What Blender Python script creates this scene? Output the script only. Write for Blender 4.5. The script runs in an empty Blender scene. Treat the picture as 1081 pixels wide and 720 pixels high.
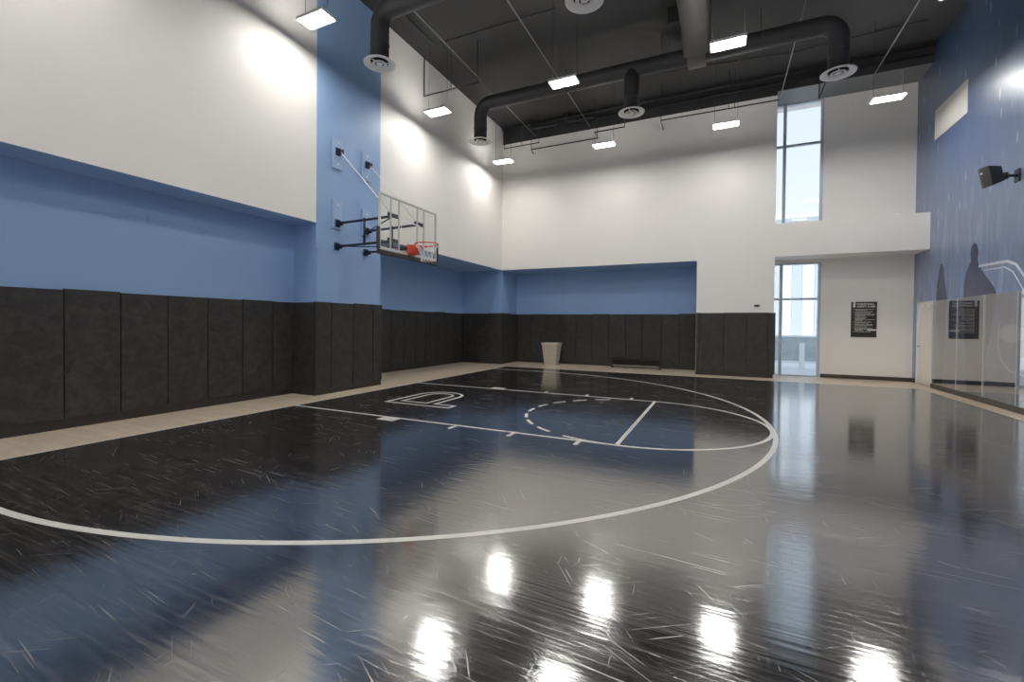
import bpy, math, random
from mathutils import Vector, Matrix
random.seed(7)
FT = 0.3048
sc = bpy.context.scene
col = sc.collection
PI = math.pi

# ------------------------------------------------------------------ materials
def new_mat(name):
    m = bpy.data.materials.new(name); m.use_nodes = True
    nt = m.node_tree; b = nt.nodes['Principled BSDF']
    return m, nt, b
def N(nt, t, **kw):
    n = nt.nodes.new(t)
    for k, v in kw.items():
        setattr(n, k, v)
    return n
def simple(name, colr, rough=0.5, metal=0.0, noise=0.0, nscale=8.0, bump=0.0, spec=0.5):
    m, nt, b = new_mat(name)
    b.inputs['Roughness'].default_value = rough
    b.inputs['Metallic'].default_value = metal
    b.inputs['Specular IOR Level'].default_value = spec
    tc = N(nt, 'ShaderNodeTexCoord'); nz = N(nt, 'ShaderNodeTexNoise')
    nz.inputs['Scale'].default_value = nscale; nz.inputs['Detail'].default_value = 5
    nt.links.new(tc.outputs['Object'], nz.inputs['Vector'])
    mx = N(nt, 'ShaderNodeMix', data_type='RGBA')
    mx.inputs[6].default_value = tuple(max(0, c*(1-noise)) for c in colr)+(1,)
    mx.inputs[7].default_value = tuple(min(1, c*(1+noise)) for c in colr)+(1,)
    nt.links.new(nz.outputs['Fac'], mx.inputs[0]); nt.links.new(mx.outputs[2], b.inputs['Base Color'])
    if bump:
        bp = N(nt, 'ShaderNodeBump'); bp.inputs['Strength'].default_value = bump; bp.inputs['Distance'].default_value = 0.01
        nt.links.new(nz.outputs['Fac'], bp.inputs['Height']); nt.links.new(bp.outputs['Normal'], b.inputs['Normal'])
    return m
def emit(name, colr, strength):
    m, nt, b = new_mat(name)
    b.inputs['Base Color'].default_value = (*colr, 1)
    b.inputs['Emission Color'].default_value = (*colr, 1)
    b.inputs['Emission Strength'].default_value = strength
    return m
def glass(name, refl_ior=1.45, tint=(1, 1, 1), rough=0.0):
    m = bpy.data.materials.new(name); m.use_nodes = True
    nt = m.node_tree; nt.nodes.clear()
    o = N(nt, 'ShaderNodeOutputMaterial'); t = N(nt, 'ShaderNodeBsdfTransparent'); g = N(nt, 'ShaderNodeBsdfGlossy')
    t.inputs[0].default_value = (*tint, 1); g.inputs['Roughness'].default_value = rough
    f0 = ((refl_ior-1)/(refl_ior+1))**2
    lw = N(nt, 'ShaderNodeLayerWeight'); lw.inputs['Blend'].default_value = 0.5
    pw = N(nt, 'ShaderNodeMath', operation='POWER'); pw.inputs[1].default_value = 5
    f = N(nt, 'ShaderNodeMath', operation='MULTIPLY_ADD'); f.inputs[1].default_value = 1-f0; f.inputs[2].default_value = f0
    nt.links.new(lw.outputs['Facing'], pw.inputs[0]); nt.links.new(pw.outputs[0], f.inputs[0])
    mx = N(nt, 'ShaderNodeMixShader')
    nt.links.new(f.outputs[0], mx.inputs[0]); nt.links.new(t.outputs[0], mx.inputs[1]); nt.links.new(g.outputs[0], mx.inputs[2])
    nt.links.new(mx.outputs[0], o.inputs[0])
    return m

WHITE = simple('white_wall_paint', (0.85, 0.825, 0.79), 0.55, noise=0.015, nscale=1.5)
BLUE = simple('blue_wall_paint', (0.275, 0.43, 0.69), 0.5, noise=0.02, nscale=1.5)
BLACKC = simple('black_ceiling_paint', (0.030, 0.030, 0.031), 0.8, noise=0.25, nscale=1.2)
DUCT = simple('dark_duct_paint', (0.028, 0.028, 0.031), 0.6, noise=0.15)
GREYDUCT = simple('grey_spiral_duct', (0.10, 0.095, 0.09), 0.55, noise=0.1)
CONDUIT = simple('grey_conduit_metal', (0.22, 0.22, 0.22), 0.45, metal=0.2)
BLACKM = simple('black_pipe_metal', (0.012, 0.012, 0.014), 0.4, noise=0.2)
ARM = simple('dark_navy_steel', (0.008, 0.012, 0.03), 0.35, noise=0.2)
VINYL_EDGE = simple('black_vinyl_edge', (0.022, 0.021, 0.020), 0.5, noise=0.2, nscale=5)
DIFF = simple('white_diffuser_metal', (0.88, 0.87, 0.85), 0.45)
DARKGAP = simple('dark_gap', (0.01, 0.01, 0.01), 0.8)
BROWNB = simple('brown_rubber_baseboard', (0.055, 0.045, 0.036), 0.45, noise=0.2)
SKIRT = simple('black_brown_skirting', (0.03, 0.024, 0.02), 0.5, noise=0.3)
FRAME = simple('grey_aluminium_window_frame', (0.5, 0.56, 0.62), 0.4, noise=0.03)
GREYW = simple('grey_white_frame', (0.72, 0.73, 0.73), 0.45)
DOORW = simple('white_door_paint', (0.86, 0.83, 0.76), 0.4, noise=0.01)
BLUEB = simple('blue_painted_board', (0.33, 0.47, 0.70), 0.45, noise=0.03)
ORANGE = simple('orange_rim_steel', (0.75, 0.10, 0.045), 0.35, noise=0.05)
NETW = simple('white_net_cord', (0.85, 0.86, 0.9), 0.7)
WHITEM = simple('white_painted_steel', (0.86, 0.86, 0.86), 0.3)
BFRAME = simple('light_grey_backboard_frame', (0.62, 0.61, 0.58), 0.4)
PADG = simple('dark_grey_edge_padding', (0.045, 0.043, 0.042), 0.55)
LINEW = simple('white_court_paint', (0.72, 0.70, 0.66), 0.28, noise=0.06, nscale=20)
BIN = simple('cream_plastic', (0.50, 0.45, 0.38), 0.4, noise=0.04)
BINEDGE = simple('cream_plastic_rim', (0.58, 0.52, 0.44), 0.4)
SPK = simple('black_speaker_shell', (0.010, 0.010, 0.011), 0.4)
GRILLE = simple('dark_grey_speaker_grille', (0.07, 0.068, 0.065), 0.5, noise=0.3, nscale=60)
SIGNK = simple('black_sign_board', (0.028, 0.025, 0.022), 0.45, noise=0.1)
SIGNW = simple('white_sign_lettering', (0.75, 0.73, 0.70), 0.6)
SIGNG = simple('grey_sign_small_print', (0.5, 0.48, 0.45), 0.6)
SENSOR = simple('grey_sensor_plastic', (0.16, 0.16, 0.17), 0.4)
SENSORD = simple('black_sensor_lens', (0.015, 0.015, 0.017), 0.2)
GLASSW = glass('window_glass', 1.3, (0.97, 0.985, 0.99))
GLASSB = glass('backboard_glass', 1.35, (0.96, 0.97, 0.96))
LED = emit('white_led_strip', (1.0, 0.975, 0.93), 57.0)
UPFILL = emit('added_uplight_fill', (1.0, 0.975, 0.93), 26.0)  # made-up uplight, added to brighten the upper walls
OUTG = simple('pale_terrace_paving', (0.75, 0.75, 0.75), 0.7, noise=0.05)
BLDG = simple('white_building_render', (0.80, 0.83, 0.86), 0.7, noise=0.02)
BLDG2 = simple('blue_grey_panel', (0.5, 0.56, 0.63), 0.6, noise=0.02)  # greyer and bluer than the building wall
SCREEN = simple('grey_screen_mesh', (0.46, 0.51, 0.53), 0.8, noise=0.35, nscale=3)
OUTW = simple('white_outdoor_steel', (0.85, 0.87, 0.88), 0.5)
BENCHM = simple('black_bench_metal', (0.007, 0.007, 0.007), 0.45)
BENCHS = simple('worn_grey_bench_rail', (0.30, 0.26, 0.22), 0.4, noise=0.2)
WPLAQUE = simple('white_wall_plaque', (0.80, 0.78, 0.74), 0.5)

def gloss_mix(nt, b, f0, rough, power=5):
    """lay a clear glossy varnish over the surface b; takes over its normal"""
    L = nt.links.new
    out = [n for n in nt.nodes if n.type == 'OUTPUT_MATERIAL'][0]
    lw = N(nt, 'ShaderNodeLayerWeight'); lw.inputs['Blend'].default_value = 0.5
    pw = N(nt, 'ShaderNodeMath', operation='POWER'); pw.inputs[1].default_value = power
    f = N(nt, 'ShaderNodeMath', operation='MULTIPLY_ADD'); f.inputs[1].default_value = 0.96-f0; f.inputs[2].default_value = f0
    L(lw.outputs['Facing'], pw.inputs[0]); L(pw.outputs[0], f.inputs[0])
    g = N(nt, 'ShaderNodeBsdfGlossy'); g.inputs['Color'].default_value = (0.97, 0.97, 0.97, 1)
    if isinstance(rough, float): g.inputs['Roughness'].default_value = rough
    else: L(rough, g.inputs['Roughness'])
    if b.inputs['Normal'].links: L(b.inputs['Normal'].links[0].from_socket, g.inputs['Normal']); L(b.inputs['Normal'].links[0].from_socket, lw.inputs['Normal'])
    b.inputs['Specular IOR Level'].default_value = 0; b.inputs['Roughness'].default_value = 0.8
    mx = N(nt, 'ShaderNodeMixShader')
    L(f.outputs[0], mx.inputs[0]); L(b.outputs[0], mx.inputs[1]); L(g.outputs[0], mx.inputs[2]); L(mx.outputs[0], out.inputs[0])

def vinyl_mat():
    m, nt, b = new_mat('mottled_black_vinyl')
    tc = N(nt, 'ShaderNodeTexCoord'); oi = N(nt, 'ShaderNodeObjectInfo')
    add = N(nt, 'ShaderNodeVectorMath', operation='ADD'); mul = N(nt, 'ShaderNodeVectorMath', operation='SCALE')
    nt.links.new(oi.outputs['Location'], add.inputs[1]); nt.links.new(tc.outputs['Object'], add.inputs[0])
    n1 = N(nt, 'ShaderNodeTexNoise'); n1.inputs['Scale'].default_value = 5.5; n1.inputs['Detail'].default_value = 7; n1.inputs['Roughness'].default_value = 0.76
    n1.inputs['Distortion'].default_value = 0.6
    nt.links.new(add.outputs[0], n1.inputs['Vector'])
    cr = N(nt, 'ShaderNodeValToRGB')
    e = cr.color_ramp.elements
    e[0].position = 0.36; e[0].color = (0.026, 0.0245, 0.0225, 1)
    e[1].position = 0.68; e[1].color = (0.056, 0.053, 0.050, 1)
    nt.links.new(n1.outputs['Fac'], cr.inputs[0]); nt.links.new(cr.outputs[0], b.inputs['Base Color'])
    b.inputs['Roughness'].default_value = 0.52
    b.inputs['Specular IOR Level'].default_value = 0.35
    n2 = N(nt, 'ShaderNodeTexNoise'); n2.inputs['Scale'].default_value = 9; n2.inputs['Detail'].default_value = 3
    nt.links.new(add.outputs[0], n2.inputs['Vector'])
    bp = N(nt, 'ShaderNodeBump'); bp.inputs['Strength'].default_value = 0.12; bp.inputs['Distance'].default_value = 0.01
    nt.links.new(n2.outputs['Fac'], bp.inputs['Height']); nt.links.new(bp.outputs['Normal'], b.inputs['Normal'])
    return m
VINYL = vinyl_mat()

def planks(nt, tc, along='x'):
    """brick texture of long narrow maple strips"""
    mp = N(nt, 'ShaderNodeMapping'); mp.inputs['Scale'].default_value = (1, 1, 1)
    nt.links.new(tc.outputs['Object'], mp.inputs['Vector'])
    br = N(nt, 'ShaderNodeTexBrick'); br.offset = 0.37; br.offset_frequency = 2
    br.inputs['Scale'].default_value = 1.0
    br.inputs['Brick Width'].default_value = 1.1; br.inputs['Row Height'].default_value = 0.057
    br.inputs['Mortar Size'].default_value = 0.0012; br.inputs['Mortar Smooth'].default_value = 0.3
    br.inputs['Color1'].default_value = (0, 0, 0, 1); br.inputs['Color2'].default_value = (1, 1, 1, 1)
    br.inputs['Mortar'].default_value = (0.5, 0.5, 0.5, 1)
    nt.links.new(mp.outputs[0], br.inputs['Vector'])
    return br

def floor_black():
    m, nt, b = new_mat('black_stained_gloss_floor')
    L = nt.links.new
    tc = N(nt, 'ShaderNodeTexCoord')
    br = planks(nt, tc)
    # grain, stretched along the boards
    mp = N(nt, 'ShaderNodeMapping'); mp.inputs['Scale'].default_value = (1.2, 26, 1)
    L(tc.outputs['Object'], mp.inputs['Vector'])
    g = N(nt, 'ShaderNodeTexNoise'); g.inputs['Scale'].default_value = 1.6; g.inputs['Detail'].default_value = 7; g.inputs['Roughness'].default_value = 0.7
    L(mp.outputs[0], g.inputs['Vector'])
    cr = N(nt, 'ShaderNodeValToRGB'); e = cr.color_ramp.elements
    e[0].position = 0.46; e[0].color = (0.011, 0.0105, 0.0105, 1)
    e[1].position = 0.72; e[1].color = (0.17, 0.14, 0.125, 1)
    L(g.outputs['Fac'], cr.inputs[0])
    # board to board tone
    mxb = N(nt, 'ShaderNodeMix', data_type='RGBA', blend_type='MULTIPLY'); mxb.inputs[0].default_value = 0.5
    L(cr.outputs[0], mxb.inputs[6]); L(br.outputs['Color'], mxb.inputs[7])
    # wear clouds
    wn = N(nt, 'ShaderNodeTexNoise'); wn.inputs['Scale'].default_value = 0.55; wn.inputs['Detail'].default_value = 4
    L(tc.outputs['Object'], wn.inputs['Vector'])
    # scratches: three families of thin broken lines
    prev = None
    for k, (ang, ln, thr, mk) in enumerate(((0.10, 0.9, 0.66, 0.46), (-0.6, 1.0, 0.675, 0.52), (0.95, 1.2, 0.68, 0.53), (0.5, 1.0, 0.675, 0.53), (1.5, 1.5, 0.69, 0.55))):
        mr = N(nt, 'ShaderNodeMapping'); mr.vector_type = 'POINT'; mr.inputs['Rotation'].default_value = (0, 0, ang); mr.inputs['Location'].default_value = (3.1*k, 1.7*k, 0)
        L(tc.outputs['Object'], mr.inputs['Vector'])
        ms = N(nt, 'ShaderNodeMapping'); ms.inputs['Scale'].default_value = (ln, 55, 1)
        L(mr.outputs[0], ms.inputs['Vector'])
        v = N(nt, 'ShaderNodeTexNoise'); v.inputs['Scale'].default_value = 1.5; v.inputs['Detail'].default_value = 1.5
        L(ms.outputs[0], v.inputs['Vector'])
        lt = N(nt, 'ShaderNodeMapRange'); lt.inputs[1].default_value = thr; lt.inputs[2].default_value = thr+0.05
        L(v.outputs['Fac'], lt.inputs[0])
        nm = N(nt, 'ShaderNodeTexNoise'); nm.inputs['Scale'].default_value = 1.3+k*0.4; nm.inputs['Detail'].default_value = 3
        L(mr.outputs[0], nm.inputs['Vector'])
        gt = N(nt, 'ShaderNodeMapRange'); gt.inputs[1].default_value = mk-0.06; gt.inputs[2].default_value = mk+0.06
        L(nm.outputs['Fac'], gt.inputs[0])
        mu = N(nt, 'ShaderNodeMath', operation='MULTIPLY'); L(lt.outputs[0], mu.inputs[0]); L(gt.outputs[0], mu.inputs[1])
        if prev is None: prev = mu
        else:
            mxn = N(nt, 'ShaderNodeMath', operation='MAXIMUM'); L(prev.outputs[0], mxn.inputs[0]); L(mu.outputs[0], mxn.inputs[1]); prev = mxn
    mxs = N(nt, 'ShaderNodeMix', data_type='RGBA'); mxs.inputs[7].default_value = (0.30, 0.27, 0.25, 1)
    sm = N(nt, 'ShaderNodeMath', operation='MULTIPLY'); sm.inputs[1].default_value = 0.42
    L(prev.outputs[0], sm.inputs[0]); L(sm.outputs[0], mxs.inputs[0]); L(mxb.outputs[2], mxs.inputs[6])
    L(mxs.outputs[2], b.inputs['Base Color'])
    # gloss
    mr2 = N(nt, 'ShaderNodeMapRange'); mr2.inputs[1].default_value = 0.3; mr2.inputs[2].default_value = 0.75
    mr2.inputs[3].default_value = 0.07; mr2.inputs[4].default_value = 0.15
    L(wn.outputs['Fac'], mr2.inputs[0])
    ar = N(nt, 'ShaderNodeMath', operation='MULTIPLY_ADD'); ar.inputs[1].default_value = 0.25
    L(prev.outputs[0], ar.inputs[0]); L(mr2.outputs[0], ar.inputs[2]); 
    # cupped boards + grain bump
    hb = N(nt, 'ShaderNodeMath', operation='MULTIPLY_ADD'); hb.inputs[1].default_value = -1.0
    L(br.outputs['Fac'], hb.inputs[0]); L(g.outputs['Fac'], hb.inputs[2])
    bp = N(nt, 'ShaderNodeBump'); bp.inputs['Strength'].default_value = 0.06; bp.inputs['Distance'].default_value = 0.004
    L(hb.outputs[0], bp.inputs['Height'])
    mpw = N(nt, 'ShaderNodeMapping'); mpw.inputs['Scale'].default_value = (0.45, 11, 1)
    L(tc.outputs['Object'], mpw.inputs['Vector'])
    wv = N(nt, 'ShaderNodeTexNoise'); wv.inputs['Scale'].default_value = 1.6; wv.inputs['Detail'].default_value = 2
    L(mpw.outputs[0], wv.inputs['Vector'])
    bp2 = N(nt, 'ShaderNodeBump'); bp2.inputs['Strength'].default_value = 0.09; bp2.inputs['Distance'].default_value = 0.01
    L(wv.outputs['Fac'], bp2.inputs['Height']); L(bp.outputs['Normal'], bp2.inputs['Normal'])
    L(bp2.outputs['Normal'], b.inputs['Normal'])
    gloss_mix(nt, b, 0.34, ar.outputs[0])
    return m
FLOORK = floor_black()

def floor_wood():
    m, nt, b = new_mat('natural_maple_floor')
    L = nt.links.new
    tc = N(nt, 'ShaderNodeTexCoord'); br = planks(nt, tc)
    mp = N(nt, 'ShaderNodeMapping'); mp.inputs['Scale'].default_value = (1.5, 22, 1)
    L(tc.outputs['Object'], mp.inputs['Vector'])
    g = N(nt, 'ShaderNodeTexNoise'); g.inputs['Scale'].default_value = 1.5; g.inputs['Detail'].default_value = 5
    L(mp.outputs[0], g.inputs['Vector'])
    cr = N(nt, 'ShaderNodeValToRGB'); e = cr.color_ramp.elements
    e[0].position = 0.25; e[0].color = (0.68, 0.54, 0.40, 1); e[1].position = 0.8; e[1].color = (0.82, 0.70, 0.55, 1)
    L(g.outputs['Fac'], cr.inputs[0])
    mx = N(nt, 'ShaderNodeMix', data_type='RGBA', blend_type='MULTIPLY'); mx.inputs[0].default_value = 0.16
    L(cr.outputs[0], mx.inputs[6]); L(br.outputs['Color'], mx.inputs[7]); L(mx.outputs[2], b.inputs['Base Color'])
    b.inputs['Roughness'].default_value = 0.28
    return m
FLOORW = floor_wood()

def mural_mat():
    """printed mural: night blue above, paler streaked blue below with falling drops; reflected glare painted into the middle"""
    m, nt, b = new_mat('blue_printed_mural')
    L = nt.links.new
    tc = N(nt, 'ShaderNodeTexCoord')
    sp = N(nt, 'ShaderNodeSeparateXYZ'); L(tc.outputs['Object'], sp.inputs[0])
    zr = N(nt, 'ShaderNodeMapRange'); zr.inputs[1].default_value = 0.0; zr.inputs[2].default_value = 28.5*FT
    L(sp.outputs['Z'], zr.inputs[0])
    cr = N(nt, 'ShaderNodeValToRGB'); e = cr.color_ramp.elements
    e[0].position = 0.0; e[0].color = (0.055, 0.11, 0.30, 1)
    e[1].position = 1.0; e[1].color = (0.010, 0.030, 0.085, 1)
    for p, c in ((0.22, (0.075, 0.15, 0.36, 1)), (0.42, (0.13, 0.19, 0.37, 1)), (0.62, (0.06, 0.13, 0.32, 1)), (0.82, (0.02, 0.065, 0.18, 1))):  # pale mid-height stop puts wall glare into the print colour
        q = e.new(p); q.color = c
    L(zr.outputs[0], cr.inputs[0])
    # big soft brush clouds
    mp = N(nt, 'ShaderNodeMapping'); mp.inputs['Scale'].default_value = (1, 3.0, 0.55); mp.inputs['Rotation'].default_value = (0.22, 0, 0)
    L(tc.outputs['Object'], mp.inputs['Vector'])
    n1 = N(nt, 'ShaderNodeTexNoise'); n1.inputs['Scale'].default_value = 1.5; n1.inputs['Detail'].default_value = 8; n1.inputs['Roughness'].default_value = 0.62; n1.inputs['Distortion'].default_value = 0.8
    L(mp.outputs[0], n1.inputs['Vector'])
    r1 = N(nt, 'ShaderNodeMapRange'); r1.inputs[1].default_value = 0.48; r1.inputs[2].default_value = 0.70; r1.inputs[4].default_value = 0.75
    L(n1.outputs['Fac'], r1.inputs[0])
    # streaks are stronger low down
    low = N(nt, 'ShaderNodeMapRange'); low.inputs[1].default_value = 0.60; low.inputs[2].default_value = 0.30; low.inputs[3].default_value = 0.16; low.inputs[4].default_value = 1.0
    L(zr.outputs[0], low.inputs[0])
    m1 = N(nt, 'ShaderNodeMath', operation='MULTIPLY'); L(r1.outputs[0], m1.inputs[0]); L(low.outputs[0], m1.inputs[1])
    mx = N(nt, 'ShaderNodeMix', data_type='RGBA'); mx.inputs[7].default_value = (0.33, 0.44, 0.66, 1)
    L(m1.outputs[0], mx.inputs[0]); L(cr.outputs[0], mx.inputs[6])
    # drops
    mp2 = N(nt, 'ShaderNodeMapping'); mp2.inputs['Scale'].default_value = (1, 4.2, 1.15); mp2.inputs['Rotation'].default_value = (-0.16, 0, 0)
    L(tc.outputs['Object'], mp2.inputs['Vector'])
    v = N(nt, 'ShaderNodeTexVoronoi'); v.inputs['Scale'].default_value = 1.35
    L(mp2.outputs[0], v.inputs['Vector'])
    r2 = N(nt, 'ShaderNodeMapRange'); r2.inputs[1].default_value = 0.24; r2.inputs[2].default_value = 0.10; r2.inputs[3].default_value = 0; r2.inputs[4].default_value = 0.75
    L(v.outputs['Distance'], r2.inputs[0])
    sc3 = N(nt, 'ShaderNodeSeparateColor'); L(v.outputs['Color'], sc3.inputs[0])
    gt = N(nt, 'ShaderNodeMath', operation='GREATER_THAN'); gt.inputs[1].default_value = 0.76
    L(sc3.outputs[0], gt.inputs[0])
    m2 = N(nt, 'ShaderNodeMath', operation='MULTIPLY'); L(r2.outputs[0], m2.inputs[0]); L(gt.outputs[0], m2.inputs[1])
    mx2 = N(nt, 'ShaderNodeMix', data_type='RGBA'); mx2.inputs[7].default_value = (0.42, 0.50, 0.66, 1)
    L(m2.outputs[0], mx2.inputs[0]); L(mx.outputs[2], mx2.inputs[6])
    L(mx2.outputs[2], b.inputs['Base Color'])
    gloss_mix(nt, b, 0.18, 0.36)
    return m
MURAL = mural_mat()
MFIG = simple('dark_mural_ink', (0.055, 0.07, 0.14), 0.22, noise=0.2)
MLINE = simple('pale_mural_ink', (0.80, 0.84, 0.90), 0.22, noise=0.15)
PANEL = glass('clear_glossy_wall_panel', 4.2, (0.97, 0.97, 0.97), 0.01)

# ------------------------------------------------------------------ mesh builder (all numbers in feet)
WLOC = {}
class MB:
    def __init__(s): s.v = []; s.f = []; s.m = []; s.sm = []
    def face(s, idx, mi=0, smooth=False): s.f.append(idx); s.m.append(mi); s.sm.append(smooth)
    def box(s, x0, x1, y0, y1, z0, z1, mi=0, faces=None):
        """faces: dict of side -> material index; sides -x +x -y +y -z +z"""
        b = len(s.v)
        s.v += [(x0,y0,z0),(x1,y0,z0),(x1,y1,z0),(x0,y1,z0),(x0,y0,z1),(x1,y0,z1),(x1,y1,z1),(x0,y1,z1)]
        for k, q in (('-z',(0,3,2,1)),('+z',(4,5,6,7)),('-y',(0,1,5,4)),('+x',(1,2,6,5)),('+y',(2,3,7,6)),('-x',(3,0,4,7))):
            s.face([b+i for i in q], (faces or {}).get(k, mi))
        return s
    def obox(s, c, ax, ay, az, hx, hy, hz, mi=0):
        c = Vector(c); ax, ay, az = Vector(ax).normalized(), Vector(ay).normalized(), Vector(az).normalized()
        b = len(s.v)
        for z in (-1, 1):
            for (x, y) in ((-1,-1),(1,-1),(1,1),(-1,1)):
                s.v.append(tuple(c+ax*hx*x+ay*hy*y+az*hz*z))
        for q in ((0,3,2,1),(4,5,6,7),(0,1,5,4),(1,2,6,5),(2,3,7,6),(3,0,4,7)): s.face([b+i for i in q], mi)
        return s
    def tube(s, pts, r, n=12, mi=0, caps=True, closed=False):
        pts = [Vector(p) for p in pts]; k = len(pts); b = len(s.v)
        rr = r if isinstance(r, (list, tuple)) else [r]*k
        prev = None
        for i, p in enumerate(pts):
            if closed: t = (pts[(i+1) % k]-pts[i-1])
            else: t = pts[min(i+1, k-1)]-pts[max(i-1, 0)]
            t.normalize()
            if prev is None:
                a = Vector((0,0,1)) if abs(t.z) < 0.9 else Vector((1,0,0))
                u = t.cross(a).normalized()
            else:
                u = (prev - t*prev.dot(t)).normalized()
            prev = u; w = t.cross(u)
            for j in range(n):
                an = 2*PI*j/n
                s.v.append(tuple(p+(u*math.cos(an)+w*math.sin(an))*rr[i]))
        for i in range(k if closed else k-1):
            a0 = b+i*n; a1 = b+((i+1) % k)*n
            for j in range(n):
                s.face([a0+j, a0+(j+1) % n, a1+(j+1) % n, a1+j], mi, True)
        if caps and not closed:
            s.face([b+j for j in range(n)][::-1], mi); s.face([b+(k-1)*n+j for j in range(n)], mi)
        return s
    def lathe(s, prof, c=(0,0,0), n=32, mi=0, smooth=True):
        """prof: list of (r,z) revolved about z"""
        b = len(s.v)
        for (r, z) in prof:
            for j in range(n):
                a = 2*PI*j/n; s.v.append((c[0]+r*math.cos(a), c[1]+r*math.sin(a), c[2]+z))
        for i in range(len(prof)-1):
            for j in range(n):
                s.face([b+i*n+j, b+i*n+(j+1) % n, b+(i+1)*n+(j+1) % n, b+(i+1)*n+j], mi, smooth)
        return s
    def strip(s, pts, w, z0, z1, closed=False, mi=0):
        """flat painted line of width w along 2-D points"""
        P = [Vector((p[0], p[1])) for p in pts]; k = len(P); L = []; Rr = []
        for i in range(k):
            a = P[i-1] if (i > 0 or closed) else None
            c = P[(i+1) % k] if (i < k-1 or closed) else None
            d1 = (P[i]-a).normalized() if a is not None else None
            d2 = (c-P[i]).normalized() if c is not None else None
            if d1 is None: d1 = d2
            if d2 is None: d2 = d1
            n1 = Vector((-d1.y, d1.x)); n2 = Vector((-d2.y, d2.x)); nn = (n1+n2)
            nn = nn.normalized() if nn.length > 1e-6 else n1
            sc_ = 1/max(0.35, nn.dot(n1))
            L.append(P[i]+nn*w/2*sc_); Rr.append(P[i]-nn*w/2*sc_)
        b = len(s.v)
        for i in range(k):
            for q, z in ((L[i], z0), (Rr[i], z0), (Rr[i], z1), (L[i], z1)): s.v.append((q.x, q.y, z))
        for i in range(k if closed else k-1):
            a0 = b+4*i; a1 = b+4*((i+1) % k)
            for j in range(4): s.face([a0+j, a0+(j+1) % 4, a1+(j+1) % 4, a1+j], mi)
        if not closed:
            s.face([b, b+1, b+2, b+3], mi); e = b+4*(k-1); s.face([e+3, e+2, e+1, e], mi)
        return s
    def prism(s, poly, fn, d0, d1, mi=0):
        """polygon (2-D) extruded; fn(u,v,d) gives the point"""
        b = len(s.v); k = len(poly)
        for d in (d0, d1):
            for (u, v) in poly: s.v.append(tuple(fn(u, v, d)))
        s.face([b+i for i in range(k)], mi); s.face([b+k+i for i in range(k)][::-1], mi)
        for i in range(k): s.face([b+i, b+k+i, b+k+(i+1) % k, b+(i+1) % k], mi)
        return s
    def build(s, name, mats, parent=None, loc=(0,0,0), bevel=0, kind=None, segs=2):
        if not isinstance(mats, (list, tuple)): mats = [mats]
        me = bpy.data.meshes.new(name)
        off = Vector(WLOC.get(parent.name, (0,0,0))) if parent else Vector((0,0,0))
        o_ = off + Vector(loc) if parent is None else off
        me.from_pydata([((v[0]-o_.x)*FT, (v[1]-o_.y)*FT, (v[2]-o_.z)*FT) for v in s.v], [], s.f)
        for mt in mats: me.materials.append(mt)
        me.polygons.foreach_set('material_index', s.m); me.polygons.foreach_set('use_smooth', s.sm)
        import bmesh
        bm = bmesh.new(); bm.from_mesh(me); bmesh.ops.recalc_face_normals(bm, faces=bm.faces[:]); bm.to_mesh(me); bm.free()
        me.update()
        o = bpy.data.objects.new(name, me); col.objects.link(o)
        if parent: o.parent = parent; WLOC[o.name] = tuple(off)
        else: o.location = Vector(loc)*FT; WLOC[o.name] = tuple(loc)
        if bevel:
            bv = o.modifiers.new('bevel', 'BEVEL'); bv.width = bevel*FT; bv.segments = segs; bv.limit_method = 'ANGLE'; bv.angle_limit = 0.7
            bv.harden_normals = False
        if kind: o['kind'] = kind
        return o
def tag(o, label, cat, group=None):
    o['label'] = label; o['category'] = cat
    if group: o['group'] = group
    return o
def thing(name, label, cat, loc, group=None):
    o = bpy.data.objects.new(name, None); col.objects.link(o)
    o.location = Vector(loc)*FT; o.empty_display_size = 0.1; WLOC[o.name] = tuple(loc)
    return tag(o, label, cat, group)
def copy_tree(o, parent=None):
    c = o.copy(); col.objects.link(c); c.parent = parent
    for ch in list(o.children): copy_tree(ch, c)
    return c

# ------------------------------------------------------------------ room numbers (feet)
XL, XR = -1.5, 38.3
YB, YREC, YBAY, YF = 25.4, 30.0, 28.7, -38.0
ZC, ZS = 28.5, 11.45           # ceiling, top of the recesses
XN = -3.62                      # near recess back wall
XF = -7.05                      # far recess back wall
C0, C1 = -2.78, 3.42            # blue column on the left wall

w = MB()
w.box(-7.6, XL, YF-.5, C0, ZS, ZC+.5, 0, {'-z': 1})
w.box(-7.6, XN, YF-.5, C0, -.5, ZS, 1)
w.box(-7.6, XL, C0, C1, -.5, ZC+.5, 1)
w.box(-7.6, XL, C1, YREC+.5, ZS, ZC+.5, 0, {'-z': 1})
w.box(-7.6, XF, C1, YB, -.5, ZS, 1)
w.box(-7.6, XL, YB, YREC+.5, -.5, ZS, 1)
w.build('wall_left', [WHITE, BLUE], kind='structure')

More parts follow.
